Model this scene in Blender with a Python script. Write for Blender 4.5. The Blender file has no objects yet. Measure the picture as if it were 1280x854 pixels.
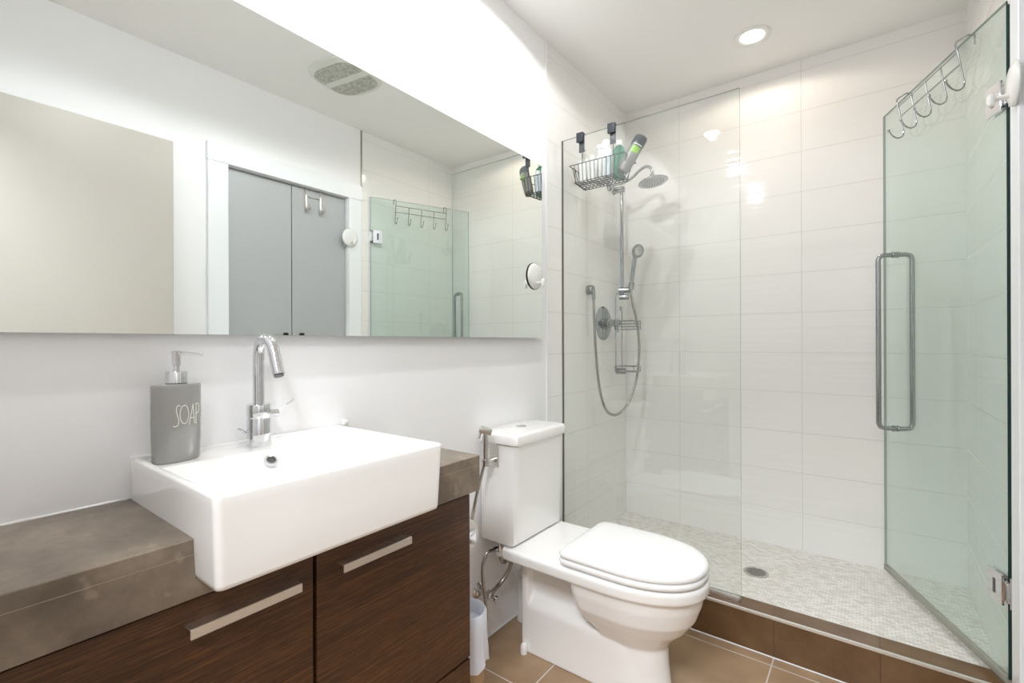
import bpy, bmesh, math, random
from mathutils import Vector, Matrix, noise
random.seed(7)
PI = math.pi
sc = bpy.context.scene
COL = sc.collection

# ------------------------------------------------------------------ camera
cam_d = bpy.data.cameras.new('camera'); cam = bpy.data.objects.new('camera', cam_d); COL.objects.link(cam)
cam_d.sensor_width = 36; cam_d.lens = 590.0 * 36 / 1280; cam_d.shift_y = 1.7 / 1280; cam_d.clip_start = 0.02
cam.matrix_world = (Matrix.Translation((1.1914, 0, 1.15)) @ Matrix.Rotation(0.6475, 4, 'Z')
                    @ Matrix.Rotation(PI / 2, 4, 'X') @ Matrix.Rotation(-0.0035, 4, 'Z'))
sc.camera = cam

# ------------------------------------------------------------------ world, exposure
w = bpy.data.worlds.new('world'); sc.world = w; w.use_nodes = True
w.node_tree.nodes['Background'].inputs[0].default_value = (0.9, 0.95, 1.0, 1)
w.node_tree.nodes['Background'].inputs[1].default_value = 0.6
sc.view_settings.view_transform = 'Standard'; sc.view_settings.look = 'None'
sc.view_settings.exposure = 0.30; sc.view_settings.gamma = 1.0; sc.view_settings.use_curve_mapping = False
sc.cycles.max_bounces = 16; sc.cycles.diffuse_bounces = 10; sc.cycles.glossy_bounces = 8; sc.cycles.transparent_max_bounces = 24

CEIL = 2.55
YB, XR = 2.738, 1.521
YG = 1.985
P_VANITY, P_SHOWER, P_HALL_FILL = 18, 5, 80
def spot(name, loc, power, color, angle=162, size=0.026, blend=0.2):
    d = bpy.data.lights.new(name, 'SPOT'); o = bpy.data.objects.new(name, d); COL.objects.link(o)
    d.energy = power; d.color = color; d.spot_size = math.radians(angle); d.spot_blend = blend
    d.shadow_soft_size = size; o.location = loc
    return o
def area(name, loc, power, color, sx, sy, rot=(0, 0, 0)):
    d = bpy.data.lights.new(name, 'AREA'); o = bpy.data.objects.new(name, d); COL.objects.link(o)
    d.shape = 'RECTANGLE'; d.size = sx; d.size_y = sy; d.energy = power; d.color = color
    o.location = loc; o.rotation_euler = rot
    return o
LIGHTS = [(0.354, 0.63), (0.354, 1.40), (0.769, 2.39)]
spot('vanity_lamp', (0.354, 0.63, 2.535), P_VANITY, (0.975, 0.985, 1.0))
spot('vanity_lamp', (0.354, 1.40, 2.535), P_VANITY, (0.975, 0.985, 1.0))
spot('shower_lamp', (0.769, 2.39, 2.535), P_SHOWER, (1.0, 0.86, 0.74), angle=165)
area('added_hall_fill', (1.05, -0.75, 2.50), P_HALL_FILL, (0.93, 0.965, 1.0), 0.9, 0.7)  # added fill light, unseen behind the camera, brightens the room through the doorway

# ------------------------------------------------------------------ material helpers
MATS = {}
def srgb(r, g, b):
    f = lambda c: (c / 255 / 12.92) if c / 255 <= 0.04045 else ((c / 255 + 0.055) / 1.055) ** 2.4
    return (f(r), f(g), f(b), 1)
def mat(name, color, rough=0.5, metal=0.0, **kw):
    m = bpy.data.materials.new(name); m.use_nodes = True
    p = m.node_tree.nodes['Principled BSDF']
    p.inputs['Base Color'].default_value = color; p.inputs['Roughness'].default_value = rough
    p.inputs['Metallic'].default_value = metal
    for k, v in kw.items(): p.inputs[k.replace('_', ' ')].default_value = v
    MATS[name] = m
    return m
def nt(m): return m.node_tree, m.node_tree.nodes['Principled BSDF']
def N(t, kind, **kw):
    n = t.nodes.new(kind)
    for k, v in kw.items():
        if k.startswith('i_'):
            key = k[2:]; key = int(key) if key.isdigit() else key.replace('_', ' ')
            n.inputs[key].default_value = v
        else: setattr(n, k, v)
    return n
def math_n(t, op, a, b=None, c=None):
    n = t.nodes.new('ShaderNodeMath'); n.operation = op
    for i, x in enumerate((a, b, c)):
        if x is None: continue
        if isinstance(x, (int, float)): n.inputs[i].default_value = x
        else: t.links.new(x, n.inputs[i])
    return n.outputs[0]
def xyz(t):
    tc = t.nodes.new('ShaderNodeTexCoord'); s = t.nodes.new('ShaderNodeSeparateXYZ')
    t.links.new(tc.outputs['Object'], s.inputs[0])
    return tc.outputs['Object'], s.outputs[0], s.outputs[1], s.outputs[2]
def joint(t, coord, origin, spacing, half):
    """1 on the grout line, 0 on the tile"""
    sh = math_n(t, 'SUBTRACT', coord, origin)
    d = math_n(t, 'PINGPONG', sh, spacing / 2)
    mr = N(t, 'ShaderNodeMapRange', interpolation_type='SMOOTHSTEP')
    t.links.new(d, mr.inputs['Value'])
    mr.inputs['From Min'].default_value = half * 0.5; mr.inputs['From Max'].default_value = half * 1.5
    mr.inputs['To Min'].default_value = 1; mr.inputs['To Max'].default_value = 0
    return mr.outputs[0]
def mixc(t, fac, a, b, mode='MIX'):
    m = t.nodes.new('ShaderNodeMix'); m.data_type = 'RGBA'; m.blend_type = mode
    for i, x in ((0, fac), (6, a), (7, b)):
        if isinstance(x, (int, float)): m.inputs[i].default_value = x
        elif isinstance(x, tuple): m.inputs[i].default_value = x
        else: t.links.new(x, m.inputs[i])
    return m.outputs[2]
def bump(t, p, height, strength=0.3, dist=0.002, normal=None):
    b = N(t, 'ShaderNodeBump', i_Strength=strength, i_Distance=dist)
    t.links.new(height, b.inputs['Height'])
    if normal: t.links.new(normal, b.inputs['Normal'])
    t.links.new(b.outputs[0], p.inputs['Normal'])
    return b.outputs[0]
def noise_n(t, vec, scale, detail=3, rough=0.5, mapping=None):
    if mapping:
        mp = N(t, 'ShaderNodeMapping'); mp.inputs['Scale'].default_value = mapping
        t.links.new(vec, mp.inputs[0]); vec = mp.outputs[0]
    n = N(t, 'ShaderNodeTexNoise'); n.inputs['Scale'].default_value = scale
    n.inputs['Detail'].default_value = detail; n.inputs['Roughness'].default_value = rough
    t.links.new(vec, n.inputs['Vector'])
    return n.outputs['Fac']
def ramp(t, fac, stops):
    r = t.nodes.new('ShaderNodeValToRGB'); e = r.color_ramp.elements
    while len(e) < len(stops): e.new(0.5)
    for el, (p, c) in zip(e, stops): el.position = p; el.color = c
    t.links.new(fac, r.inputs[0])
    return r.outputs[0]

# paint
m = mat('wall_paint', srgb(245, 245, 246), 0.45); t, p = nt(m); v, *_ = xyz(t)
bump(t, p, noise_n(t, v, 160, 2), 0.06, 0.001)
m = mat('ceiling_paint', srgb(247, 247, 246), 0.7); t, p = nt(m); v, *_ = xyz(t)
bump(t, p, noise_n(t, v, 120, 2), 0.05, 0.001)
mat('trim_paint', srgb(242, 245, 248), 0.3)
m = mat('door_paint', srgb(182, 185, 187), 0.38); t, p = nt(m); v, *_ = xyz(t)
bump(t, p, noise_n(t, v, 90, 2), 0.03, 0.001)
mat('warm_lit_door_paint', srgb(190, 184, 176), 0.38)  # closet door grey with warm light put into the colour

def tile_mat(name, axis, origin, spacing, only=None):
    m = mat(name, srgb(235, 233, 230), 0.07); t, p = nt(m); v, x, y, z = xyz(t)
    h = joint(t, z, 0.296, 0.2, 0.0011)
    c = joint(t, x if axis == 'x' else y, origin, spacing, 0.0011)
    j = math_n(t, 'MAXIMUM', h, c)
    col = mixc(t, j, srgb(242, 241, 239), srgb(214, 211, 208))
    t.links.new(col, p.inputs['Base Color'])
    r = math_n(t, 'MULTIPLY_ADD', j, 0.5, 0.07); t.links.new(r, p.inputs['Roughness'])
    n = noise_n(t, v, 1.0, 1, 0.5, (1.5, 1.5, 34.0))
    b1 = bump(t, p, n, 0.24, 0.0050)
    bump(t, p, math_n(t, 'SUBTRACT', 1.0, j), 0.5, 0.0015, b1)
    return m
tile_mat('tile_back', 'x', 0.326, 0.6)
tile_mat('tile_side', 'y', 2.738 - 0.5, 0.6)
tile_mat('tile_right', 'y', 1.88, 0.6)

m = mat('floor_tile', srgb(150, 128, 108), 0.32); t, p = nt(m); v, x, y, z = xyz(t)
j = math_n(t, 'MAXIMUM', joint(t, x, 0.292, 0.62, 0.0022), joint(t, y, 1.89, 0.62, 0.0022))
n1 = noise_n(t, v, 5, 5, 0.6); n2 = noise_n(t, v, 40, 3, 0.6)
c = ramp(t, n1, [(0.3, srgb(150, 122, 94)), (0.7, srgb(182, 154, 124))])
c = mixc(t, math_n(t, 'MULTIPLY', n2, 0.3), c, srgb(120, 96, 72))
t.links.new(mixc(t, j, c, srgb(205, 198, 190)), p.inputs['Base Color'])
bump(t, p, math_n(t, 'SUBTRACT', 1.0, j), 0.5, 0.0015)

m = mat('curb_tile', srgb(120, 92, 66), 0.22); t, p = nt(m); v, x, y, z = xyz(t)
j = joint(t, x, 0.608, 0.305, 0.0014)
n1 = noise_n(t, v, 9, 5, 0.6)
c = ramp(t, n1, [(0.3, srgb(98, 72, 48)), (0.7, srgb(120, 92, 64))])
t.links.new(mixc(t, j, c, srgb(88, 72, 58)), p.inputs['Base Color'])
bump(t, p, math_n(t, 'SUBTRACT', 1.0, j), 0.4, 0.001)

m = mat('mosaic', srgb(215, 210, 200), 0.3); t, p = nt(m); v, x, y, z = xyz(t)
br = N(t, 'ShaderNodeTexBrick', offset=0.5); t.links.new(v, br.inputs['Vector'])
for k, val in (('Scale', 1.0), ('Mortar Size', 0.0011), ('Brick Width', 0.023), ('Row Height', 0.0118), ('Bias', -0.25), ('Mortar Smooth', 0.2)):
    br.inputs[k].default_value = val
br.inputs['Color1'].default_value = srgb(250, 248, 245); br.inputs['Color2'].default_value = srgb(208, 200, 190)
br.inputs['Mortar'].default_value = srgb(204, 199, 192)
n1 = noise_n(t, v, 28, 4, 0.6)
c = mixc(t, math_n(t, 'MULTIPLY', n1, 0.25), br.outputs['Color'], srgb(200, 192, 182))
t.links.new(c, p.inputs['Base Color'])
bump(t, p, math_n(t, 'SUBTRACT', 1.0, br.outputs['Fac']), 0.4, 0.001)

m = mat('counter_stone', srgb(130, 115, 98), 0.3); t, p = nt(m); v, x, y, z = xyz(t)
n1 = noise_n(t, v, 9, 6, 0.62); n2 = noise_n(t, v, 55, 4, 0.6); n3 = noise_n(t, v, 26, 2)
c = ramp(t, n1, [(0.32, srgb(104, 93, 81)), (0.5, srgb(134, 121, 106)), (0.68, srgb(162, 149, 132))])
c = mixc(t, math_n(t, 'MULTIPLY', n2, 0.5), c, srgb(92, 80, 68))
spk = N(t, 'ShaderNodeMapRange'); t.links.new(n3, spk.inputs[0]); spk.inputs[1].default_value = 0.66; spk.inputs[2].default_value = 0.74
c = mixc(t, math_n(t, 'MULTIPLY', spk.outputs[0], 0.35), c, srgb(172, 160, 140))
t.links.new(c, p.inputs['Base Color'])
mat('hall_floor', srgb(150, 118, 86), 0.35)
mat('hall_paint', srgb(150, 150, 152), 0.5)
mat('stone_joint', srgb(160, 148, 130), 0.6)

m = mat('wenge_wood', srgb(80, 45, 22), 0.38); t, p = nt(m); v, x, y, z = xyz(t)
g1 = noise_n(t, v, 1.0, 5, 0.6, (30, 7.0, 330)); g2 = noise_n(t, v, 1.0, 3, 0.6, (20, 30, 1100)); g3 = noise_n(t, v, 1.0, 2, 0.5, (3, 1.2, 12))
f = math_n(t, 'ADD', math_n(t, 'MULTIPLY', g1, 0.45), math_n(t, 'ADD', math_n(t, 'MULTIPLY', g2, 0.4), math_n(t, 'MULTIPLY', g3, 0.15)))
c = ramp(t, f, [(0.36, srgb(38, 22, 10)), (0.5, srgb(70, 42, 20)), (0.64, srgb(112, 73, 38))])
t.links.new(c, p.inputs['Base Color']); bump(t, p, g2, 0.12, 0.0006)
mat('cabinet_dark', srgb(34, 22, 16), 0.6)

mat('ceramic', srgb(244, 243, 241), 0.06, Coat_Weight=0.3, Coat_Roughness=0.03)
mat('seat_plastic', srgb(244, 244, 244), 0.15)
mat('white_plastic', srgb(238, 238, 236), 0.25)
mat('off_white_plastic', srgb(226, 222, 212), 0.3)
mat('chrome', (0.72, 0.73, 0.75, 1), 0.06, 1.0)
mat('shower_chrome', (0.40, 0.41, 0.41, 1), 0.10, 1.0)
mat('brushed_steel', (0.62, 0.6, 0.57, 1), 0.28, 1.0)
mat('satin_handle', (0.86, 0.82, 0.78, 1), 0.35, 1.0)
mat('dark_metal', (0.12, 0.12, 0.13, 1), 0.35, 0.8)
mat('hose_steel', (0.44, 0.42, 0.39, 1), 0.25, 1.0)
t, p = nt(MATS['hose_steel'])
mat('black', srgb(18, 18, 18), 0.4)
mat('black_wire', srgb(30, 30, 32), 0.5)
mat('hook_rubber', srgb(44, 50, 60), 0.5)
mat('drain_slot', srgb(64, 60, 56), 0.7)
mat('dark_gap', srgb(20, 18, 16), 0.8)
mat('rubber_seal', srgb(150, 150, 138), 0.25)
mat('curb_trim', (0.88, 0.87, 0.85, 1), 0.3, 0.9)
mat('soap_ceramic', srgb(150, 149, 146), 0.12, Coat_Weight=0.4, Coat_Roughness=0.05)
mat('letter_white', srgb(226, 222, 212), 0.4)
mat('mirror_glass', (0.885, 0.925, 0.905, 1), 0.0, 1.0)
mat('mirror_edge', srgb(170, 174, 176), 0.2, 0.3)
mat('tan_bin', srgb(176, 146, 112), 0.5)
mat('bag_white', srgb(226, 230, 240), 0.35, Transmission_Weight=0.15)
mat('paper', srgb(238, 236, 232), 0.9)
mat('cardboard', srgb(150, 120, 90), 0.9)
mat('green_liquid', srgb(70, 168, 138), 0.1, Transmission_Weight=0.35)
mat('teal_plastic', srgb(28, 120, 92), 0.25)
mat('milky_blue', srgb(208, 220, 228), 0.2)
mat('dark_bottle', srgb(84, 90, 96), 0.3)
m = mat('tube_grey', srgb(120, 116, 114), 0.3); t, p = nt(m)
mat('label_green', srgb(138, 190, 60), 0.4)
mat('label_pale', srgb(214, 226, 214), 0.4)
mat('pink_mark', srgb(214, 90, 130), 0.4)
mat('fan_white', srgb(226, 228, 222), 0.5)
m = mat('fan_grille', srgb(176, 178, 172), 0.7); t, p = nt(m); v, x, y, z = xyz(t)
g = noise_n(t, v, 60, 4, 0.7)
t.links.new(ramp(t, g, [(0.35, srgb(160, 160, 150)), (0.65, srgb(208, 210, 203))]), p.inputs['Base Color'])

def emit(name, color, strength):
    m = bpy.data.materials.new(name); m.use_nodes = True; t = m.node_tree; t.nodes.clear()
    e = N(t, 'ShaderNodeEmission'); e.inputs[0].default_value = color; e.inputs[1].default_value = strength
    o = N(t, 'ShaderNodeOutputMaterial'); t.links.new(e.outputs[0], o.inputs[0]); MATS[name] = m
emit('lamp_glow', (1, 0.96, 0.9, 1), 14)
emit('lamp_glow_warm', (1, 0.9, 0.78, 1), 9)
def glass(name, tint, refl=1.0):
    m = bpy.data.materials.new(name); m.use_nodes = True; t = m.node_tree; t.nodes.clear()
    tr = N(t, 'ShaderNodeBsdfTransparent'); tr.inputs[0].default_value = tint
    gl = N(t, 'ShaderNodeBsdfGlossy'); gl.inputs['Roughness'].default_value = 0.0; gl.inputs[0].default_value = (0.95, 1, 0.97, 1)
    fr = N(t, 'ShaderNodeLayerWeight'); fr.inputs[0].default_value = 0.5
    f3 = math_n(t, 'POWER', fr.outputs['Facing'], 4.0)
    f = math_n(t, 'MULTIPLY_ADD', f3, 0.55 * refl, 0.04 * refl)
    mx = N(t, 'ShaderNodeMixShader'); t.links.new(f, mx.inputs[0]); t.links.new(tr.outputs[0], mx.inputs[1]); t.links.new(gl.outputs[0], mx.inputs[2])
    o = N(t, 'ShaderNodeOutputMaterial'); t.links.new(mx.outputs[0], o.inputs[0]); MATS[name] = m
glass('clear_glass', (0.976, 0.984, 0.979, 1))
glass('door_glass', (0.915, 0.955, 0.94, 1))
glass('bottle_clear', (0.9, 0.97, 0.96, 1))
mat('glass_edge', srgb(10, 52, 48), 0.1)
mat('glass_edge_pale', srgb(158, 170, 165), 0.15)

# ------------------------------------------------------------------ mesh helpers
def V(*a): return Vector(a)
def new(): return bmesh.new()
def add_box(bm, lo, hi, bev=0.0, seg=3, M=None, mi=0):
    r = bmesh.ops.create_cube(bm, size=1); vs = r['verts']
    lo = Vector(lo); hi = Vector(hi); c = (lo + hi) / 2; s = hi - lo
    for v in vs: v.co = Vector((v.co.x * s.x, v.co.y * s.y, v.co.z * s.z)) + c
    fs = set(f for v in vs for f in v.link_faces)
    if bev > 0:
        es = list(set(e for v in vs for e in v.link_edges))
        r = bmesh.ops.bevel(bm, geom=es + vs, offset=bev, segments=seg, profile=0.5, affect='EDGES')
        fs = set(r['faces']) | set(f for f in fs if f.is_valid)
        vs = list(set(v for f in fs for v in f.verts))
    for f in fs:
        if f.is_valid: f.material_index = mi
    if M is not None:
        for v in vs: v.co = M @ v.co
    return vs
def box(lo, hi, bev=0.0, seg=3, M=None):
    bm = new(); add_box(bm, lo, hi, bev, seg, M); return bm
def rings(bm, rs, cap0=True, cap1=True, closed=True, mi=0):
    L = [[bm.verts.new(p) for p in r] for r in rs]
    n = len(L[0])
    for a, b in zip(L, L[1:]):
        for i in range(n if closed else n - 1):
            j = (i + 1) % n
            f = bm.faces.new((a[i], a[j], b[j], b[i])); f.material_index = mi
    if cap0: bm.faces.new(L[0][::-1]).material_index = mi
    if cap1: bm.faces.new(L[-1]).material_index = mi
    return L
def spline(pts, n=8):
    pts = [Vector(p) for p in pts]
    if len(pts) < 3: return pts
    P = [pts[0] * 2 - pts[1]] + pts + [pts[-1] * 2 - pts[-2]]
    out = []
    for i in range(1, len(P) - 2):
        a, b, c, d = P[i - 1:i + 3]
        for k in range(n):
            u = k / n
            out.append(0.5 * ((2 * b) + (c - a) * u + (2 * a - 5 * b + 4 * c - d) * u * u + (3 * b - a - 3 * c + d) * u ** 3))
    out.append(pts[-1])
    return out
def add_tube(bm, pts, r, n=10, smooth=0, cap=True, loop=False):
    if smooth: pts = spline(pts, smooth)
    pts = [Vector(p) for p in pts]
    rad = r if callable(r) else (lambda u: r)
    m = len(pts); T = []
    for i in range(m):
        if loop: d = pts[(i + 1) % m] - pts[i - 1]
        elif i == 0: d = pts[1] - pts[0]
        elif i == m - 1: d = pts[-1] - pts[-2]
        else: d = (pts[i + 1] - pts[i]).normalized() + (pts[i] - pts[i - 1]).normalized()
        T.append(d.normalized())
    up = V(0, 0, 1) if abs(T[0].z) < 0.9 else V(1, 0, 0)
    nrm = (up - T[0] * up.dot(T[0])).normalized(); R = []
    for i in range(m):
        nrm = nrm - T[i] * nrm.dot(T[i])
        if nrm.length < 1e-6: nrm = T[i].orthogonal()
        nrm.normalize(); b = T[i].cross(nrm); q = rad(i / max(1, m - 1))
        R.append([pts[i] + (nrm * math.cos(2 * PI * k / n) + b * math.sin(2 * PI * k / n)) * q for k in range(n)])
    if loop: R.append(R[0]); return rings(bm, R, False, False)
    return rings(bm, R, cap, cap)
def tube(pts, r, n=10, smooth=0):
    bm = new(); add_tube(bm, pts, r, n, smooth); return bm
def add_lathe(bm, prof, M=None, n=32, sx=1.0, sy=1.0):
    """prof: (radius, height) pairs around local z"""
    M = M or Matrix.Identity(4)
    R = [[M @ V(max(r, 1e-5) * math.cos(2 * PI * k / n) * sx, max(r, 1e-5) * math.sin(2 * PI * k / n) * sy, h) for k in range(n)] for r, h in prof]
    return rings(bm, R)
def lathe(prof, M=None, n=32, sx=1.0, sy=1.0):
    bm = new(); add_lathe(bm, prof, M, n, sx, sy); return bm
def axis_m(p, d, roll=0):
    d = Vector(d).normalized(); q = V(0, 0, 1).rotation_difference(d)
    return Matrix.Translation(Vector(p)) @ q.to_matrix().to_4x4() @ Matrix.Rotation(roll, 4, 'Z')
def resample(poly, n):
    poly = [Vector(p) for p in poly]; L = [0]
    m = len(poly)
    for i in range(m): L.append(L[-1] + (poly[(i + 1) % m] - poly[i]).length)
    out = []; k = 0
    for i in range(n):
        s = L[-1] * i / n
        while L[k + 1] < s: k += 1
        u = (s - L[k]) / max(1e-9, L[k + 1] - L[k]); out.append(poly[k].lerp(poly[(k + 1) % m], u))
    return out
def rrect(x0, x1, y0, y1, r, n=64, z=0.0):
    pts = []
    for cx, cy, a0 in ((x1 - r, y1 - r, 0), (x0 + r, y1 - r, 90), (x0 + r, y0 + r, 180), (x1 - r, y0 + r, 270)):
        for k in range(9):
            a = math.radians(a0 + 90 * k / 8); pts.append(V(cx + r * math.cos(a), cy + r * math.sin(a), z))
    return resample(pts, n) if n else pts

def obj(name, bm, m, parent=None, smooth=True, ang=0.7, wn=False):
    bmesh.ops.remove_doubles(bm, verts=bm.verts, dist=1e-6)
    bmesh.ops.recalc_face_normals(bm, faces=bm.faces)
    me = bpy.data.meshes.new(name)
    for f in bm.faces: f.smooth = smooth
    if smooth:
        for e in bm.edges:
            if len(e.link_faces) == 2 and e.calc_face_angle(0) > ang: e.smooth = False
    bm.to_mesh(me); bm.free()
    for x in (m if isinstance(m, (list, tuple)) else [m]): me.materials.append(MATS[x])
    o = bpy.data.objects.new(name, me); COL.objects.link(o)
    if wn: o.modifiers.new('wn', 'WEIGHTED_NORMAL').keep_sharp = True
    if parent:
        o.parent = parent
        q = parent; off = Vector((0, 0, 0))
        while q: off += q.location; q = q.parent
        o.location = -off
    return o
def thing(name, label, cat, loc=(0, 0, 0), group=None):
    o = bpy.data.objects.new(name, None); COL.objects.link(o); o.empty_display_size = 0.05
    o.location = loc; o['label'] = label; o['category'] = cat
    if group: o['group'] = group
    return o
def tag(o, label, cat, group=None):
    o['label'] = label; o['category'] = cat
    if group: o['group'] = group
    return o
def struct(name, bm, m, parent=None, **kw):
    o = obj(name, bm, m, parent, **kw)
    if not parent: o['kind'] = 'structure'
    return o

# ================================================================== SETTING
FH = 0.10   # wall thickness
struct('floor', box((-0.1, -0.12, -0.1), (2.3, 1.94, 0.0)), 'floor_tile', smooth=False)
struct('floor_hall', box((-0.1, -1.75, -0.1), (2.3, -0.12, 0.0)), 'hall_floor', smooth=False)
struct('shower_floor', box((0, 2.03, -0.1), (XR, YB, 0.11)), 'mosaic', smooth=False)
struct('ceiling', box((-0.1, -1.85, CEIL), (2.4, YB + FH, CEIL + 0.1)), 'ceiling_paint', smooth=False)
struct('wall_left', box((-FH, -0.12, 0), (0, 1.843, CEIL)), 'wall_paint', smooth=False)
struct('wall_shower_left', box((-FH, 1.843, 0), (0.0, YB, CEIL)), 'tile_side', smooth=False)
struct('wall_back', box((-FH, YB, 0), (XR + FH, YB + FH, CEIL)), 'tile_back', smooth=False)
struct('wall_shower_right', box((XR, 1.88, 0), (XR + FH, YB, CEIL)), 'tile_right', smooth=False)
OY0, OY1, OZ = 1.065, 1.775, 2.08
bm = new(); add_box(bm, (XR, -0.12, 0), (XR + FH, OY0, CEIL)); add_box(bm, (XR, OY1, 0), (XR + FH, 1.88, CEIL))
add_box(bm, (XR, OY0, OZ), (XR + FH, OY1, CEIL))
struct('wall_right', bm, 'wall_paint', smooth=False)
bm = new(); add_box(bm, (2.15, OY0 - 0.1, 0), (2.2, OY1 + 0.1, CEIL)); add_box(bm, (XR + FH, OY0 - 0.1, 0), (2.15, OY0 - 0.05, CEIL)); add_box(bm, (XR + FH, OY1 + 0.05, 0), (2.15, OY1 + 0.1, CEIL))
struct('wall_closet', bm, 'wall_paint', smooth=False)
# front wall with the doorway the photographer stands in, and the hall beyond it
DX0, DX1 = 0.60, 1.46
bm = new(); add_box(bm, (0, -0.12, 0), (DX0, -0.02, CEIL)); add_box(bm, (DX1, -0.12, 0), (XR, -0.02, CEIL)); add_box(bm, (DX0, -0.12, 2.12), (DX1, -0.02, CEIL))
struct('wall_front', bm, 'wall_paint', smooth=False)
bm = new(); add_box(bm, (-0.1, -1.85, 0), (2.3, -1.75, CEIL)); add_box(bm, (-0.2, -1.75, 0), (-0.1, -0.12, CEIL)); add_box(bm, (2.3, -1.75, 0), (2.4, -0.02, CEIL)); add_box(bm, (XR+FH, -0.12, 0), (2.3, -0.02, CEIL))
struct('wall_hall', bm, 'hall_paint', smooth=False)
# closet casing
bm = new(); add_box(bm, (XR - 0.018, OY0 - 0.095, 0), (XR + 0.001, OY0, OZ), 0.002, 1); add_box(bm, (XR - 0.018, OY1, 0), (XR + 0.001, OY1 + 0.09, OZ), 0.002, 1)
add_box(bm, (XR - 0.021, OY0 - 0.098, OZ), (XR + 0.001, OY1 + 0.095, OZ + 0.095), 0.002, 1)
add_box(bm, (XR - 0.002, OY0 - 0.004, 0), (XR + 0.08, OY0 + 0.002, OZ)); add_box(bm, (XR - 0.002, OY1 - 0.002, 0), (XR + 0.08, OY1 + 0.004, OZ))
struct('trim_1', bm, 'trim_paint', smooth=False)
# tile edge trims
struct('trim_2', box((-0.001, 1.836, 0.0), (0.004, 1.848, CEIL), 0.001, 1), 'trim_paint', smooth=False)
struct('trim_3', box((XR - 0.006, 1.874, OZ + 0.09), (XR + 0.002, 1.884, CEIL), 0.001, 1), 'rubber_seal', smooth=False)
# cove bead at the shower corners, ceiling joint
struct('baseboard_left', box((0, 0.99, 0), (0.006, 1.843, 0.006), 0.002, 1), 'trim_paint')
# curb
bm = new(); add_box(bm, (0, 1.94, -0.05), (XR, 2.032, 0.148), 0.002, 2)
struct('shower_curb', bm, 'curb_tile', wn=True)
struct('trim_4', box((0, 1.9365, 0.139), (XR, 1.947, 0.1495), 0.002, 2), 'curb_trim', wn=True)
struct('trim_5', box((0, 1.9365, 0.0), (XR, 1.942, 0.004), 0.001, 1), 'trim_paint')

# closet doors
def closet_door(name, y0, y1, hy, ky):
    d = struct(name, box((XR + 0.022, y0, 0.012), (XR + 0.057, y1, OZ - 0.006), 0.0015, 1), 'door_paint', wn=True)
    k = new(); add_tube(k, [(XR + 0.022, ky, 1.2), (XR + 0.002, ky, 1.2)], 0.006, 12)
    add_box(k, (XR - 0.006, ky - 0.014, 1.187), (XR + 0.004, ky + 0.014, 1.213), 0.003, 2)
    obj('knob', k, 'black', d)
    for hz in (1.81, 1.05, 0.3):
        h = new(); add_tube(h, [(XR + 0.016, hy, hz - 0.045), (XR + 0.016, hy, hz + 0.045)], 0.006, 10)
        obj('hinge', h, 'brushed_steel', d)
    return d
closet_door('door_1', OY0 + 0.006, 1.4175, OY0 + 0.009, 1.372)
closet_door('door_2', 1.4225, OY1 - 0.006, OY1 - 0.009, 1.468)
# entry door swung open along the right wall
d = struct('door_3', box((1.432, 0.03, 0.012), (1.468, 0.80, 2.09), 0.002, 1), 'warm_lit_door_paint', wn=True)
for s, x in ((-1, 1.432), (1, 1.468)):
    h = new(); add_lathe(h, [(0.026, 0), (0.026, 0.008)], axis_m((x, 0.735, 0.98), (s, 0, 0)))
    add_tube(h, [(x, 0.735, 0.98), (x + s * 0.03, 0.735, 0.98), (x + s * 0.038, 0.72, 0.98), (x + s * 0.038, 0.64, 0.98)], 0.008, 10)
    obj('lever_handle', h, 'brushed_steel', d)

# ================================================================== BIG OBJECTS
# ---- mirror
mr = thing('wall_mirror', 'long frameless wall mirror above the vanity', 'mirror', (0.0, 0.9, 1.171))
obj('backing', box((0.0, 0.05, 1.19), (0.022, 1.745, 1.92)), 'mirror_edge', mr, smooth=False)
bm = new(); add_box(bm, (0.0225, 0.03, 1.171), (0.027, 1.765, 1.941))
bm.faces.ensure_lookup_table()
for f in bm.faces: f.material_index = 0 if f.calc_center_median().x > 0.0268 else 1
obj('mirror_pane', bm, ['mirror_glass', 'mirror_edge'], mr, smooth=False)

# ---- countertop with the sink notch
CZ, CZB, CX1 = 0.838, 0.741, 0.327
ct = thing('countertop', 'taupe stone countertop with thick apron edge running under the sink', 'countertop', (0.16, 0.5, 0.741))
bm = new()
prof = [(-0.018, CZB), (0.993, CZB), (0.993, CZ), (0.7605, CZ), (0.7605, 0.7715), (0.2962, 0.7715), (0.2955, CZ), (-0.018, CZ)]
rings(bm, [[V(x, y, z) for y, z in prof] for x in (0.0, CX1)])
bmesh.ops.bevel(bm, geom=[e for e in bm.edges if all(v.co.x > CX1 - 0.001 for v in e.verts)], offset=0.0015, segments=1, affect='EDGES')
obj('stone_slab', bm, 'counter_stone', ct, smooth=False)
for a, b in ((-0.018, 0.297), (0.763, 0.9925)):
    obj('mitre_joint', box((CX1 - 0.001, a, CZ - 0.0260), (CX1 + 0.0004, b, CZ - 0.0252)), 'stone_joint', ct, smooth=False)
for a, b in ((-0.018, 0.29), (0.765, 0.993)):
    obj('caulk_line', box((0.0, a, CZ - 0.002), (0.003, b, CZ + 0.003), 0.001, 1), 'white_plastic', ct, smooth=False)

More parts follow.
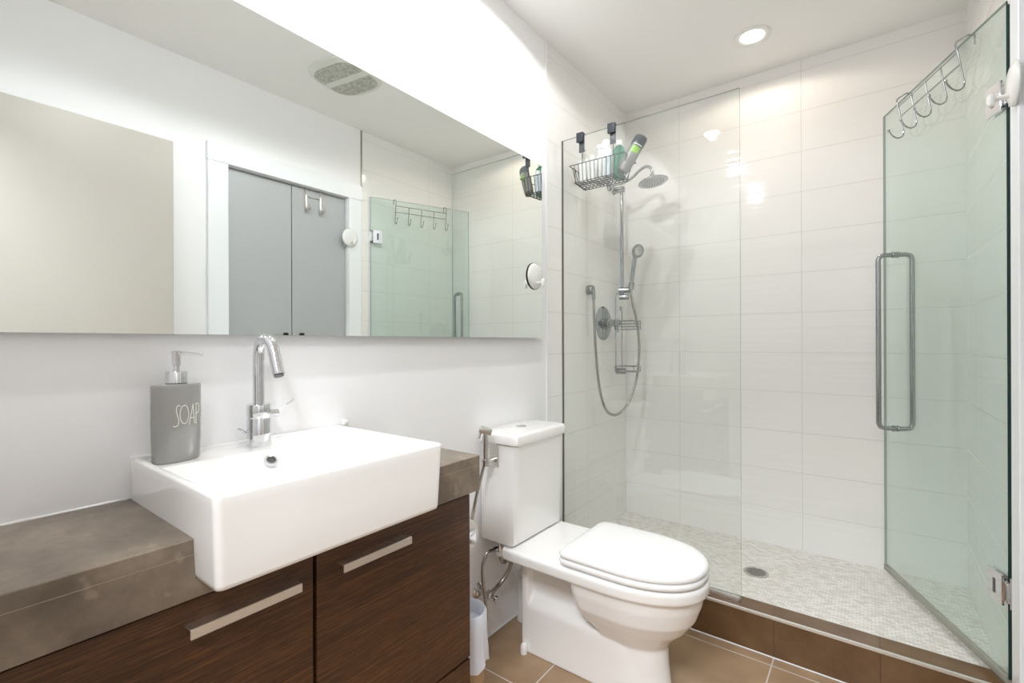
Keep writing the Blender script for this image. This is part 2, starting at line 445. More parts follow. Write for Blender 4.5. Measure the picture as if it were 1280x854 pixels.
# ---- vanity cabinet
cb = thing('vanity_cabinet', 'dark wenge vanity cabinet under the stone countertop', 'cabinet', (0.15, 0.5, 0.0))
CF = 0.312
bm = new(); add_box(bm, (0.0, -0.015, 0.09), (CF - 0.022, 0.968, CZB), 0.001, 1)
obj('body', bm, 'wenge_wood', cb, smooth=False)
obj('plinth', box((0.0, -0.015, 0.0), (CF - 0.06, 0.955, 0.09)), 'cabinet_dark', cb, smooth=False)
obj('shadow_rail', box((CF - 0.0225, -0.012, 0.092), (CF - 0.0195, 0.966, CZB - 0.001)), 'cabinet_dark', cb, smooth=False)
def front(name, y0, y1, z0, z1, hy0=None, hy1=None, hz=0.688):
    f = obj(name, box((CF - 0.019, y0, z0), (CF, y1, z1), 0.001, 1), 'wenge_wood', cb, wn=True)
    if hy0 is not None:
        h = new(); add_box(h, (CF + 0.019, hy0, hz - 0.0085), (CF + 0.0225, hy1, hz + 0.0085), 0.0008, 1)
        add_box(h, (CF - 0.001, hy0, hz + 0.0045), (CF + 0.020, hy1, hz + 0.0085), 0.0005, 1)
        obj('handle', h, 'satin_handle', f, smooth=False)
    return f
front('door', -0.012, 0.507, 0.287, 0.733, 0.288, 0.473)
front('door', 0.515, 0.967, 0.287, 0.733, 0.562, 0.742)
front('drawer', -0.012, 0.507, 0.095, 0.280)
front('drawer', 0.515, 0.967, 0.095, 0.280)

# ---- sink
sk = thing('sink', 'white rectangular ceramic semi-recessed sink', 'sink', (0.2, 0.525, 0.77))
SX0, SX1, SY0, SY1, RZ, LZ, SB = 0.0015, 0.416, 0.292, 0.764, 0.922, 0.912, 0.772
def sstep(x, a, b):
    u = min(1, max(0, (x - a) / (b - a))); return u * u * (3 - 2 * u)
def sd_rr(x, y, x0, x1, y0, y1, r):
    cx, cy = (x0 + x1) / 2, (y0 + y1) / 2; qx = abs(x - cx) - (x1 - x0) / 2 + r; qy = abs(y - cy) - (y1 - y0) / 2 + r
    return -(math.hypot(max(qx, 0), max(qy, 0)) + min(max(qx, qy), 0) - r)
def sink_z(x, y, d):
    z = RZ
    if d < 0.005: z -= 0.005 * (1 - math.sqrt(max(0, 1 - (1 - d / 0.005) ** 2)))
    a = sd_rr(x, y, SX0 + 0.013, SX1 - 0.014, SY0 + 0.013, SY1 - 0.013, 0.012)
    z -= (RZ - LZ) * sstep(a, -0.002, 0.007)
    b = sd_rr(x, y, 0.112, SX1 - 0.014, SY0 + 0.013, SY1 - 0.013, 0.03)
    z -= 0.095 * sstep(b, -0.004, 0.075) + 0.012 * sstep(b, 0.0, 0.012)
    return z
NP = 420
def outline(ins, r):
    return rrect(SX0 + ins, SX1 - ins, SY0 + ins, SY1 - ins, r, 0)
def ring_pts(ins):
    r = max(0.011 - ins * 0.5, 0.0015); x0, x1, y0, y1 = SX0 + ins, SX1 - ins, SY0 + ins, SY1 - ins
    per = []; 
    def lerp(a, b, n):
        for k in range(n): per.append(a.lerp(b, k / n))
    cs = [(x1 - r, y1 - r, 0), (x0 + r, y1 - r, 90), (x0 + r, y0 + r, 180), (x1 - r, y0 + r, 270)]
    arcs = [[V(cx + r * math.cos(math.radians(a + 90 * k / 6)), cy + r * math.sin(math.radians(a + 90 * k / 6)), 0) for k in range(7)] for cx, cy, a in cs]
    for i in range(4):
        per.extend(arcs[i][:-1]); lerp(arcs[i][-1], arcs[(i + 1) % 4][0], 90 if i % 2 == 0 else 104)
    return per
R = []
base = ring_pts(0.0); cx0, cy0 = (SX0 + SX1) / 2, (SY0 + SY1) / 2
for z, k in ((SB, 0.018), (SB, 0.010), (SB + 0.003, 0.0062), (SB + 0.01, 0.0052), (SB + 0.07, 0.0028), (RZ - 0.02, 0.0006)):
    rr = []
    for q in ring_pts(0.0):
        nx = (q.x - cx0) / (SX1 - cx0); ny = (q.y - cy0) / (SY1 - cy0)
        dx = k * max(0, nx) * 1.3; rr.append(V(q.x - dx, q.y - k * ny, z))
    R.append(rr)
ins = [0, 0.0004, 0.0012, 0.0025, 0.005, 0.0075, 0.01, 0.0115, 0.013, 0.0145, 0.016, 0.018, 0.021, 0.025]
x = 0.03
while x < 0.2: ins.append(x); x += 0.005
for d in ins:
    R.append([V(q.x, q.y, sink_z(q.x, q.y, d)) for q in ring_pts(d)])
bm = new(); rings(bm, R)
obj('basin', bm, 'ceramic', sk, ang=0.9)
# overflow ring
ov = axis_m((0.1305, 0.513, 0.890), (0.62, 0, 0.78))
o = obj('overflow_ring', lathe([(0.0135, -0.004), (0.0145, 0.0), (0.0135, 0.003), (0.0095, 0.0035), (0.0085, 0.0), (0.008, -0.001)], ov), 'chrome', sk)
obj('overflow_hole', lathe([(0.0086, -0.003), (0.0086, 0.0026)], ov), 'black', o)
dz = sink_z(0.27, 0.528, 0.1)
obj('drain', lathe([(0.03, -0.004), (0.032, 0.001), (0.03, 0.003), (0.01, 0.0035), (0.001, 0.0035)], Matrix.Translation((0.27, 0.528, dz))), 'chrome', sk)

# ---- toilet
TY = 1.52
tl = thing('toilet', 'white ceramic toilet with its seat lid closed', 'toilet', (0.4, TY, 0))
def dplan(x0, tip, wd, z, n=72, rb=0.03, k=0.52, xs=None, sup=2.0):
    """plan outline: square back, elliptic front, starting at the tip"""
    xs = xs if xs is not None else tip - (tip - x0) * k
    pts = []
    for i in range(25):
        a = PI / 2 * i / 24; pts.append(V(xs + (tip - xs) * max(0, math.cos(a)) ** (2 / sup), wd * math.sin(a) ** (2 / sup), 0))
    for i in range(1, 8):
        a = PI / 2 * i / 7; pts.append(V(x0 + rb - rb * math.sin(a), wd - rb + rb * math.cos(a), 0))
    full = pts + [V(q.x, -q.y, 0) for q in reversed(pts[1:])]
    return [V(q.x, q.y + TY, z) for q in resample(full, n)]
bm = new()
# lower pedestal
rings(bm, [dplan(0.148, 0.688, 0.090, 0.0, rb=0.02, k=0.25), dplan(0.148, 0.680, 0.089, 0.03, rb=0.02, k=0.25), dplan(0.148, 0.665, 0.087, 0.165, rb=0.02, k=0.3), dplan(0.150, 0.66, 0.083, 0.178, rb=0.02, k=0.3), dplan(0.16, 0.62, 0.05, 0.215, rb=0.02, k=0.3)])
add_box(bm, (0.148, TY - 0.088, 0.0), (0.176, TY + 0.088, 0.37))
rings(bm, [dplan(0.15, 0.60, 0.052, 0.10, rb=0.01), dplan(0.15, 0.60, 0.052, 0.37, rb=0.01)])
# bowl
rings(bm, [dplan(0.47, 0.672, 0.080, 0.09, k=0.5), dplan(0.465, 0.668, 0.082, 0.165, k=0.55), dplan(0.45, 0.69, 0.100, 0.195, k=0.6), dplan(0.425, 0.727, 0.128, 0.232, k=0.6),
           dplan(0.405, 0.757, 0.151, 0.275, k=0.6), dplan(0.395, 0.775, 0.164, 0.325, k=0.6), dplan(0.39, 0.782, 0.169, 0.362, k=0.6), dplan(0.39, 0.784, 0.170, 0.38, k=0.6)])
# rim and shelf
rings(bm, [dplan(0.118, 0.786, 0.173, 0.362, rb=0.02, k=0.4, sup=2.15), dplan(0.115, 0.795, 0.180, 0.368, rb=0.02, k=0.4, sup=2.15), dplan(0.115, 0.797, 0.182, 0.398, rb=0.02, k=0.4, sup=2.15), dplan(0.119, 0.793, 0.178, 0.405, rb=0.02, k=0.4, sup=2.15)])
bo = obj('bowl', bm, 'ceramic', tl)
rm = bo.modifiers.new('r', 'REMESH'); rm.mode = 'VOXEL'; rm.voxel_size = 0.0045; rm.use_smooth_shade = True
sm = bo.modifiers.new('s', 'SMOOTH'); sm.factor = 0.5; sm.iterations = 7
# tank
bm = new()
def tank_ring(z, x1, hw): return [V(q.x, q.y, z) for q in rrect(0.012, x1, TY + 0.002 - hw, TY + 0.002 + hw, 0.014, 64)]
rings(bm, [tank_ring(0.410, 0.158, 0.160), tank_ring(0.413, 0.165, 0.167), tank_ring(0.42, 0.168, 0.170), tank_ring(0.60, 0.176, 0.168), tank_ring(0.776, 0.183, 0.165)])
obj('tank', bm, 'ceramic', tl)
obj('tank_gap', box((0.02, TY - 0.145, 0.404), (0.15, TY + 0.15, 0.412)), 'dark_gap', tl, smooth=False)
bm = new()
def lid_ring(z, e): return [V(q.x, q.y, z) for q in rrect(0.008 + e * 0.5, 0.194 - e, TY + 0.002 - 0.176 + e, TY + 0.002 + 0.176 - e, 0.016, 64)]
rings(bm, [lid_ring(0.779, 0.006), lid_ring(0.780, 0.001), lid_ring(0.784, 0), lid_ring(0.808, 0.001), lid_ring(0.814, 0.004), lid_ring(0.817, 0.010), lid_ring(0.818, 0.02)])
obj('tank_lid', bm, 'ceramic', tl)
fb = obj('flush_button', lathe([(0.021, 0.8175), (0.021, 0.820), (0.019, 0.8215), (0.001, 0.8222)], Matrix.Translation((0.085, TY + 0.0, 0))), 'chrome', tl)
# seat and lid
def seat_r(z, e): return dplan(0.352 + e, 0.792 - e, 0.175 - e, z, rb=0.035, k=0.56, sup=2.25)
bm = new(); rings(bm, [seat_r(0.409, 0.012), seat_r(0.411, 0.004), seat_r(0.416, 0.0), seat_r(0.424, 0.0), seat_r(0.429, 0.004), seat_r(0.431, 0.012)])
obj('seat', bm, 'seat_plastic', tl)
bm = new(); rings(bm, [seat_r(0.4325, 0.010), seat_r(0.434, 0.003), seat_r(0.439, 0.0), seat_r(0.447, 0.001), seat_r(0.453, 0.006), seat_r(0.4565, 0.014), seat_r(0.4585, 0.035), seat_r(0.4595, 0.07), seat_r(0.460, 0.12)])
obj('seat_lid', bm, 'seat_plastic', tl)
for s in (-1, 1):
    obj('seat_hinge', box((0.325, TY + s * 0.075 - 0.016, 0.403), (0.365, TY + s * 0.075 + 0.016, 0.436), 0.006, 3), 'seat_plastic', tl)
obj('bolt_cap', lathe([(0.013, 0), (0.0135, 0.02), (0.011, 0.032), (0.006, 0.038), (0.001, 0.0395)], Matrix.Translation((0.168, TY - 0.100, 0.0)), 20), 'ceramic', tl)
obj('outlet_pipe', tube([(0.16, TY + 0.03, 0.21), (0.09, TY + 0.055, 0.21), (0.052, TY + 0.078, 0.19), (0.045, TY + 0.08, 0.14), (0.045, TY + 0.08, 0.0)], 0.033, 20, 6), 'ceramic', tl)

# ---- fixed glass panel
sp = thing('shower_screen', 'fixed clear glass shower panel rising from the curb beside the toilet', 'shower screen', (0.4, YG, 0.15))
def pane(lo, hi, M=None, mats=('clear_glass', 'glass_edge_pale'), thin='y'):
    bm = new(); add_box(bm, lo, hi)
    for f in bm.faces:
        f.normal_update(); n = f.normal
        f.material_index = 0 if abs(getattr(n, thin)) > 0.9 else (2 if n.x < -0.9 else 1)
    if M is not None:
        for v in bm.verts: v.co = M @ v.co
    return bm
obj('glass_pane', pane((0.003, YG - 0.004, 0.158), (0.796, YG + 0.004, 2.131)), ['clear_glass', 'glass_edge_pale', 'glass_edge'], sp, smooth=False)
bm = new(); add_box(bm, (0.0, YG - 0.009, 0.148), (0.79, YG - 0.0045, 0.168)); add_box(bm, (0.0, YG + 0.0045, 0.148), (0.79, YG + 0.009, 0.168)); add_box(bm, (0.0, YG - 0.009, 0.148), (0.79, YG + 0.009, 0.1515))
obj('bottom_channel', bm, 'curb_trim', sp, smooth=False)
obj('wall_seal', box((0.0, YG - 0.007, 0.168), (0.003, YG + 0.007, 2.131)), 'rubber_seal', sp, smooth=False)

# ---- shower door, swung inwards
DH = V(1.497, 1.985, 0); dd = V(-0.3663, 0.9305, 0); dn = V(-0.9305, -0.3663, 0)
DM = Matrix(((dd.x, dn.x, 0, DH.x), (dd.y, dn.y, 0, DH.y), (0, 0, 1, 0), (0, 0, 0, 1)))  # local x along door, y outwards
def D(s, off, z): return DM @ V(s, off, z)
sd = thing('shower_door', 'frameless glass shower door standing open into the shower', 'shower door', (1.5, 1.97, 0.17))
bm = pane((-0.044, -0.005, 0.176), (0.682, 0.005, 2.128), DM)
for f in bm.faces:
    if f.material_index: f.material_index = 1 if f.calc_center_median().y < 1.96 and abs(f.normal.z) < 0.5 else 2
obj('glass_pane', bm, ['door_glass', 'glass_edge', 'glass_edge_pale'], sd, smooth=False)
bm = new(); add_box(bm, (-0.04, -0.008, 0.160), (0.682, 0.008, 0.182), 0.003, 2, DM); add_box(bm, (-0.04, -0.013, 0.164), (0.682, -0.006, 0.170), 0.002, 1, DM)
obj('bottom_seal', bm, 'rubber_seal', sd)
hs = new()
for s in (1, -1):
    pts = [D(0.595, s * 0.004, 1.512), D(0.595, s * 0.040, 1.512), D(0.595, s * 0.054, 1.507), D(0.595, s * 0.060, 1.492), D(0.595, s * 0.060, 1.48), D(0.595, s * 0.060, 0.82), D(0.595, s * 0.060, 0.806), D(0.595, s * 0.054, 0.791), D(0.595, s * 0.040, 0.786), D(0.595, s * 0.004, 0.786)]
    add_tube(hs, pts, 0.0095, 16)
hd = obj('pull_handle', hs, 'shower_chrome', sd)
bm = new()
for s in (1, -1):
    for z in (1.512, 0.786): add_lathe(bm, [(0.0125, 0.004), (0.0135, 0.006), (0.0135, 0.011), (0.0115, 0.013)], DM @ axis_m((0.595, 0, z), (0, s, 0)), 20)
obj('washer', bm, 'shower_chrome', hd)
for z in (1.865, 0.425):
    bm = new()
    for s in (1, -1):
        add_box(bm, (-0.030, s * 0.0075 - 0.0035, z - 0.045), (0.034, s * 0.0075 + 0.0035, z + 0.045), 0.0015, 1, DM)
    hg = obj('hinge', bm, 'chrome', sd, wn=True)
    obj('hinge_slot', box((-0.004, -0.0118, z - 0.022), (0.008, 0.0118, z + 0.022), 0.001, 1, DM), 'dark_metal', hg, smooth=False)
    bm = new(); add_tube(bm, [D(-0.040, 0.0, z - 0.03), D(-0.040, 0.0, z + 0.03)], 0.009, 16)
    add_box(bm, (1.5115, 1.935, z - 0.045), (XR, 1.99, z + 0.045), 0.001, 1); add_box(bm, (1.503, 1.938, z - 0.026), (1.513, 1.958, z + 0.026), 0.002, 1)
    obj('wall_plate', bm, 'chrome', hg, wn=True)

# ================================================================== SMALLER OBJECTS
# ---- faucet
fc = thing('faucet', 'chrome gooseneck basin faucet standing on the sink ledge', 'faucet', (0.052, 0.523, LZ))
fx, fy = 0.052, 0.523
obj('body', lathe([(0.0255, 0.0), (0.026, 0.002), (0.026, 0.0635), (0.0253, 0.0645), (0.0253, 0.0655), (0.026, 0.0665), (0.026, 0.096), (0.025, 0.0975), (0.013, 0.098)], Matrix.Translation((fx, fy, LZ)), 40), 'chrome', fc)
sp_pts = [(fx, fy, LZ + 0.097), (fx, fy, LZ + 0.14), (fx, fy, 1.105), (fx, fy, 1.12)]
for k in range(1, 13):
    a = PI * k / 12 * 0.86
    sp_pts.append((fx + 0.037 - 0.037 * math.cos(a), fy, 1.12 + 0.042 * math.sin(a)))
lx, _, lz = sp_pts[-1]; dxz = (math.sin(0.4), -math.cos(0.4))
sp_pts += [(lx + 0.02 * dxz[0], fy, lz + 0.02 * dxz[1]), (lx + 0.062 * dxz[0], fy, lz + 0.062 * dxz[1])]
o = obj('spout', tube(sp_pts, 0.0125, 24), 'chrome', fc)
ex, _, ez = sp_pts[-1]
obj('aerator', lathe([(0.0085, -0.001), (0.0105, 0.002), (0.0105, 0.003)], axis_m((ex, fy, ez), (dxz[0], 0, dxz[1]))), 'dark_metal', fc)
bm = new(); add_tube(bm, [(fx + 0.008, fy + 0.018, 0.987), (fx + 0.013, fy + 0.040, 0.985)], 0.0085, 16)
add_tube(bm, [(fx + 0.0125, fy + 0.036, 0.987), (fx + 0.024, fy + 0.075, 1.015)], 0.0032, 12)
obj('lever', bm, 'chrome', fc)
obj('pull_rod', tube([(fx - 0.01, fy - 0.024, 0.942), (fx - 0.01, fy - 0.034, 0.952), (fx - 0.01, fy - 0.042, 0.955)], 0.0028, 8), 'chrome', fc)

# ---- soap dispenser
sx, sy = 0.058, 0.357
so = thing('soap_dispenser', 'grey ceramic soap dispenser with chrome pump on the sink ledge', 'soap dispenser', (sx, sy, LZ))
SA = math.radians(13)     # facing
SM = Matrix.Translation((sx, sy, LZ)) @ Matrix.Rotation(SA, 4, 'Z')
EA, EB = 0.0462, 0.030   # half width (y) and half depth (x)
def soap_w(z): return 1.0 + 0.02 * math.sin(z / 0.157 * PI) - 0.03 * (1 - z / 0.157)
prof = [(0.90, 0.0), (0.955, 0.002), (0.97, 0.005)] + [(soap_w(z), z) for z in (0.02, 0.05, 0.08, 0.11, 0.14, 0.150)] + [(0.985, 0.1545), (0.95, 0.1568), (0.5, 0.158), (0.3, 0.158)]
bm = new(); rings(bm, [[SM @ V(EB * k * math.cos(a), EA * k * math.sin(a), z) for a in [2 * PI * i / 56 for i in range(56)]] for k, z in prof])
obj('bottle', bm, 'soap_ceramic', so)
obj('collar', lathe([(0.0185, 0.158), (0.0195, 0.159), (0.0195, 0.180), (0.0185, 0.182), (0.006, 0.182)], SM, 32), 'chrome', so)
bm = new(); add_lathe(bm, [(0.0055, 0.182), (0.0055, 0.193), (0.0075, 0.194), (0.0082, 0.219), (0.0092, 0.221), (0.0092, 0.2225), (0.007, 0.224)], SM, 24)
add_tube(bm, [SM @ V(0, 0, 0.2195), SM @ V(0.006, 0.020, 0.2185), SM @ V(0.0145, 0.041, 0.2165), SM @ V(0.0155, 0.0435, 0.2145)], lambda u: 0.0036 - 0.0012 * u, 12)
obj('pump', bm, 'chrome', so)
def on_bottle(s, z):
    k = soap_w(z); y = max(-0.999, min(0.999, s / (EA * k))); return SM @ V(EB * k * math.sqrt(1 - y * y) + 0.0002, s, z)
def stroke(bm, pts, sm=6): 
    q = spline([V(a, b, 0) for a, b in pts], sm) if sm else [V(a, b, 0) for a, b in pts]
    add_tube(bm, [on_bottle(a.x, a.y) for a in q], 0.0008, 6)
bm = new(); z0, hh = 0.073, 0.042
S0 = -0.0225
def lt(pts, ox, wd, sm=6): stroke(bm, [(S0 + ox + px * wd, z0 + pz * hh) for px, pz in pts], sm)
lt([(0.98, 0.93), (0.72, 1.0), (0.48, 0.93), (0.42, 0.74), (0.56, 0.5), (0.72, 0.27), (0.62, 0.07), (0.3, 0.0), (0, 0.03)], 0.0, 0.013)
lt([(0.5 + 0.5 * math.cos(2 * PI * k / 14 + PI / 2), 0.54 + 0.44 * math.sin(2 * PI * k / 14 + PI / 2)) for k in range(15)], 0.0115, 0.0165, 3)
lt([(0.0, 0.02), (0.62, 1.0)], 0.029, 0.0135, 0); lt([(0.62, 1.0), (0.86, 0.04)], 0.029, 0.0135, 0); lt([(0.2, 0.33), (0.80, 0.33)], 0.029, 0.0135, 0)
lt([(0.0, 0.0), (0.0, 1.0)], 0.0445, 0.009, 0); lt([(0, 1.0), (0.7, 0.96), (0.9, 0.78), (0.6, 0.56), (0, 0.5)], 0.0445, 0.009)
obj('soap_lettering', bm, 'letter_white', so)

# ---- small white stopper at the right end of the sink, against the wall
o = obj('rubber_bumper', lathe([(0.009, 0.0), (0.0095, 0.004), (0.0095, 0.012), (0.007, 0.016), (0.001, 0.017)], Matrix.Translation((0.0125, 0.7755, 0.918)) , 20), 'white_plastic')
bm = new(); add_lathe(bm, [(0.007, 0.0), (0.0072, 0.08), (0.0095, 0.083), (0.0095, 0.094), (0.007, 0.0975), (0.001, 0.098)], Matrix.Translation((0.011, 0.776, 0.838)), 20)
bpy.data.objects.remove(o)
o = obj('stopper', bm, 'white_plastic'); tag(o, 'small white plastic stopper behind the right end of the sink', 'stopper')

# ---- bidet sprayer on the tank
bs = thing('bidet_sprayer', 'brushed steel handheld bidet sprayer hooked on the toilet tank side', 'bidet sprayer', (0.10, 1.30, 0.70))
hx, hy = 0.096, 1.290
obj('spray_head', lathe([(0.010, -0.023), (0.013, -0.022), (0.013, 0.020), (0.0115, 0.022)], axis_m((hx, hy, 0.836), (0.72, 0.65, -0.25)), 24), 'brushed_steel', bs)
obj('handle', tube([(hx, hy, 0.835), (hx - 0.001, hy + 0.0, 0.80), (hx - 0.002, hy, 0.76), (hx - 0.002, hy, 0.722)], lambda u: 0.008 + 0.0032 * math.sin(u * PI * 0.8 + 0.3), 16), 'brushed_steel', bs)
obj('trigger', tube([(hx - 0.012, hy - 0.008, 0.836), (hx - 0.016, hy - 0.014, 0.82), (hx - 0.017, hy - 0.017, 0.808)], 0.0045, 10), 'brushed_steel', bs)
hose = [(hx - 0.002, hy, 0.722), (0.085, 1.285, 0.69), (0.08, 1.262, 0.62), (0.07, 1.245, 0.53), (0.05, 1.225, 0.42), (0.045, 1.215, 0.25), (0.05, 1.225, 0.08), (0.06, 1.25, 0.02), (0.065, 1.30, 0.035),
        (0.062, 1.328, 0.12), (0.062, 1.325, 0.20), (0.062, 1.312, 0.27), (0.062, 1.311, 0.335), (0.062, 1.335, 0.372), (0.065, 1.368, 0.372), (0.067, 1.385, 0.368)]
obj('hose', tube(hose, 0.0062, 10, 8), 'hose_steel', bs)
hk = thing('sprayer_holder', 'steel clip bracket holding the bidet sprayer against the tank', 'bracket', (0.08, 1.33, 0.72))
bm = new(); add_box(bm, (0.075, 1.338, 0.705), (0.110, 1.3405, 0.782)); 
obj('clip_plate', bm, 'brushed_steel', hk, smooth=False)
bm = new(); add_tube(bm, [(hx - 0.002, hy + 0.012, 0.722), (hx - 0.002, 1.3385, 0.722)], 0.010, 16)
add_lathe(bm, [(0.0125, -0.012), (0.015, -0.011), (0.015, 0.011), (0.0125, 0.012)], Matrix.Translation((hx - 0.002, hy, 0.722)), 20)
obj('socket', bm, 'brushed_steel', hk)

# ---- stop valve
av = thing('stop_valve', 'chrome water shut-off valve on the wall behind the toilet', 'valve', (0.0, 1.353, 0.208))
obj('escutcheon', lathe([(0.030, 0.0), (0.030, 0.003), (0.022, 0.010), (0.012, 0.013), (0.001, 0.013)], axis_m((0, 1.353, 0.208), (1, 0, 0))), 'chrome', av)
bm = new(); add_tube(bm, [(0.0, 1.353, 0.208), (0.05, 1.353, 0.208)], 0.009, 14); add_box(bm, (0.042, 1.340, 0.196), (0.066, 1.372, 0.220), 0.004, 2)
add_tube(bm, [(0.055, 1.37, 0.21), (0.055, 1.395, 0.214)], 0.009, 14)
obj('valve_body', bm, 'brushed_steel', av)
obj('valve_knob', lathe([(0.006, 0), (0.006, 0.012), (0.013, 0.014), (0.014, 0.022), (0.011, 0.026)], axis_m((0.058, 1.366, 0.198), (0.8, 0.15, -0.35)), 14), 'chrome', av)
obj('supply_hose', tube([(0.055, 1.39, 0.214), (0.058, 1.425, 0.228), (0.07, 1.452, 0.262), (0.08, 1.458, 0.300), (0.078, 1.440, 0.315), (0.074, 1.418, 0.312), (0.072, 1.404, 0.335), (0.072, 1.400, 0.37)], 0.0082, 12, 8), 'hose_steel', av)
bm = new(); add_tube(bm, [(0.072, 1.398, 0.35), (0.072, 1.396, 0.412)], 0.0115, 14); add_tube(bm, [(0.062, 1.372, 0.372), (0.072, 1.398, 0.374)], 0.008, 12)
obj('tee_fitting', bm, 'chrome', av)
obj('inlet_nut', lathe([(0.013, 0.344), (0.0145, 0.346), (0.0145, 0.360), (0.013, 0.362)], Matrix.Translation((0.072, 1.398, 0)), 12), 'white_plastic', av)

# ---- toilet paper on its holder
px, py, pz = 0.115, 1.172, 0.497
tp = thing('toilet_paper_roll', 'white toilet paper roll hanging on the wall beyond the vanity', 'toilet paper', (px - 0.05, py, pz - 0.055))
bm = new(); M = axis_m((px - 0.10, py, pz), (1, 0, 0))
rings(bm, [[M @ V(r * math.cos(2 * PI * k / 40), r * math.sin(2 * PI * k / 40), h) for k in range(40)] for r, h in ((0.020, 0), (0.055, 0), (0.057, 0.002), (0.057, 0.098), (0.055, 0.1), (0.020, 0.1))], False, False)
obj('roll', bm, 'paper', tp, ang=0.5)
bm = new(); rings(bm, [[M @ V(r * math.cos(2 * PI * k / 40), r * math.sin(2 * PI * k / 40), h) for k in range(40)] for r, h in ((0.020, 0), (0.020, 0.1), (0.0185, 0.1), (0.0185, 0.0))], False, False)
obj('core', bm, 'cardboard', tp)
hh_ = thing('toilet_paper_holder', 'chrome holder bar carrying the toilet paper roll', 'holder', (0, py, pz))
bm = new(); add_tube(bm, [(0.0, py, pz), (px + 0.012, py, pz)], 0.007, 14); obj('bar', bm, 'chrome', hh_)
obj('end_block', box((px + 0.003, py - 0.016, pz - 0.024), (px + 0.016, py + 0.026, pz + 0.024), 0.002, 2), 'chrome', hh_)
obj('wall_rose', lathe([(0.022, 0), (0.022, 0.006), (0.018, 0.008)], axis_m((0, py, pz), (1, 0, 0))), 'chrome', hh_)

# ---- waste bin
bx, by = 0.220, 1.045
wb = thing('waste_bin', 'tan waste bin lined with a white bag beside the vanity', 'bin', (bx, by, 0))
obj('body', lathe([(0.050, 0.0), (0.053, 0.003), (0.058, 0.20), (0.061, 0.345), (0.057, 0.345), (0.049, 0.01), (0.001, 0.008)], Matrix.Translation((bx, by, 0)), 48), 'tan_bin', wb)
bm = new(); RR = []
for r, z, amp in ((0.004, 0.30, 0.0), (0.03, 0.305, 0.001), (0.050, 0.315, 0.001), (0.056, 0.345, 0.0005), (0.061, 0.352, 0.0005), (0.065, 0.346, 0.0005), (0.067, 0.30, 0.001), (0.069, 0.25, 0.002), (0.071, 0.20, 0.003)):
    RR.append([V(bx + (r + amp * math.sin(9 * a + z * 40) + amp * 0.6 * math.sin(17 * a)) * math.cos(a), by + (r + amp * math.sin(9 * a + z * 40)) * math.sin(a), z + (0.010 * math.sin(5 * a) if z < 0.21 else 0)) for a in [2 * PI * i / 96 for i in range(96)]])
rings(bm, RR, False, False)
obj('bin_bag', bm, 'bag_white', wb)

# ---- shower basket over the glass
bk = thing('hanging_basket', 'black wire shower basket hooked over the fixed glass panel', 'basket', (0.18, 2.07, 1.92))
bm = new(); WR = 0.0019
rim = [(0.034, 1.999, 2.007), (0.318, 1.999, 2.007), (0.306, 2.158, 2.007), (0.022, 2.158, 2.007)]
bot = [(0.058, 2.004, 1.922), (0.290, 2.004, 1.922), (0.280, 2.132, 1.922), (0.045, 2.132, 1.922)]
for L4 in (rim, bot):
    for i in range(4): add_tube(bm, [L4[i], L4[(i + 1) % 4]], 0.0022 if L4 is rim else WR, 6)
def lp(a, b, u): return Vector(a).lerp(Vector(b), u)
obj('rim_wire', bm, 'black_wire', bk)
bm = new()
for k in range(12):
    u = (k + 0.3) / 11.6
    for a, b, c, d in ((rim[0], rim[1], bot[0], bot[1]), (rim[3], rim[2], bot[3], bot[2])):
        t1 = lp(a, b, 0.07 + 0.86 * u); t2 = lp(c, d, u); add_tube(bm, [t1, t2], WR, 6)
    add_tube(bm, [lp(bot[0], bot[1], u), lp(bot[3], bot[2], u)], WR, 6)
for k in range(1, 5):
    add_tube(bm, [lp(bot[0], bot[3], k / 5), lp(bot[1], bot[2], k / 5)], WR, 6)
    for s0, s1, c0, c1 in ((rim[0], rim[3], bot[0], bot[3]), (rim[1], rim[2], bot[1], bot[2])):
        add_tube(bm, [lp(s0, s1, k / 5), lp(c0, c1, k / 5)], WR, 6)
obj('grid_wire', bm, 'black_wire', bk)
for hxx in (0.104, 0.264):
    bm = new(); add_tube(bm, [(hxx, 1.9985, 2.007), (hxx, 1.9985, 2.07)], 0.0022, 8); obj('hanger_rod', bm, 'black_wire', bk)
    bm = new(); add_box(bm, (hxx - 0.014, 1.990, 2.055), (hxx + 0.014, 1.997, 2.142), 0.002, 2); add_box(bm, (hxx - 0.017, 1.972, 2.132), (hxx + 0.017, 1.997, 2.143), 0.002, 2); add_box(bm, (hxx - 0.017, 1.970, 2.098), (hxx + 0.017, 1.9805, 2.143), 0.002, 2)
    obj('hook', bm, 'hook_rubber', bk)

# ---- bottles in the basket
BZ = 1.9245
def bottle(name, label, x, y, prof, m, cap_prof=None, cap_m='white_plastic', sx_=1.0, sy_=1.0, M=None, group=None):
    M = M or Matrix.Translation((x, y, BZ))
    r = thing(name, label, 'bottle', (x, y, BZ), group)
    obj('bottle_body', lathe(prof, M, 28, sx_, sy_), m, r)
    if cap_prof: obj('cap', lathe(cap_prof, M, 24), cap_m, r)
    return r
b1 = bottle('pump_bottle', 'white pump bottle at the left end of the hanging basket', 0.085, 2.050, [(0.02, 0), (0.025, 0.003), (0.025, 0.10), (0.022, 0.115), (0.010, 0.125)], 'white_plastic', [(0.011, 0.124), (0.011, 0.14), (0.004, 0.141), (0.004, 0.160), (0.009, 0.161), (0.009, 0.170), (0.002, 0.171)])
obj('nozzle', tube([(0.085, 2.05, BZ + 0.166), (0.062, 2.042, BZ + 0.165), (0.056, 2.040, BZ + 0.158)], 0.0035, 8), 'white_plastic', b1)
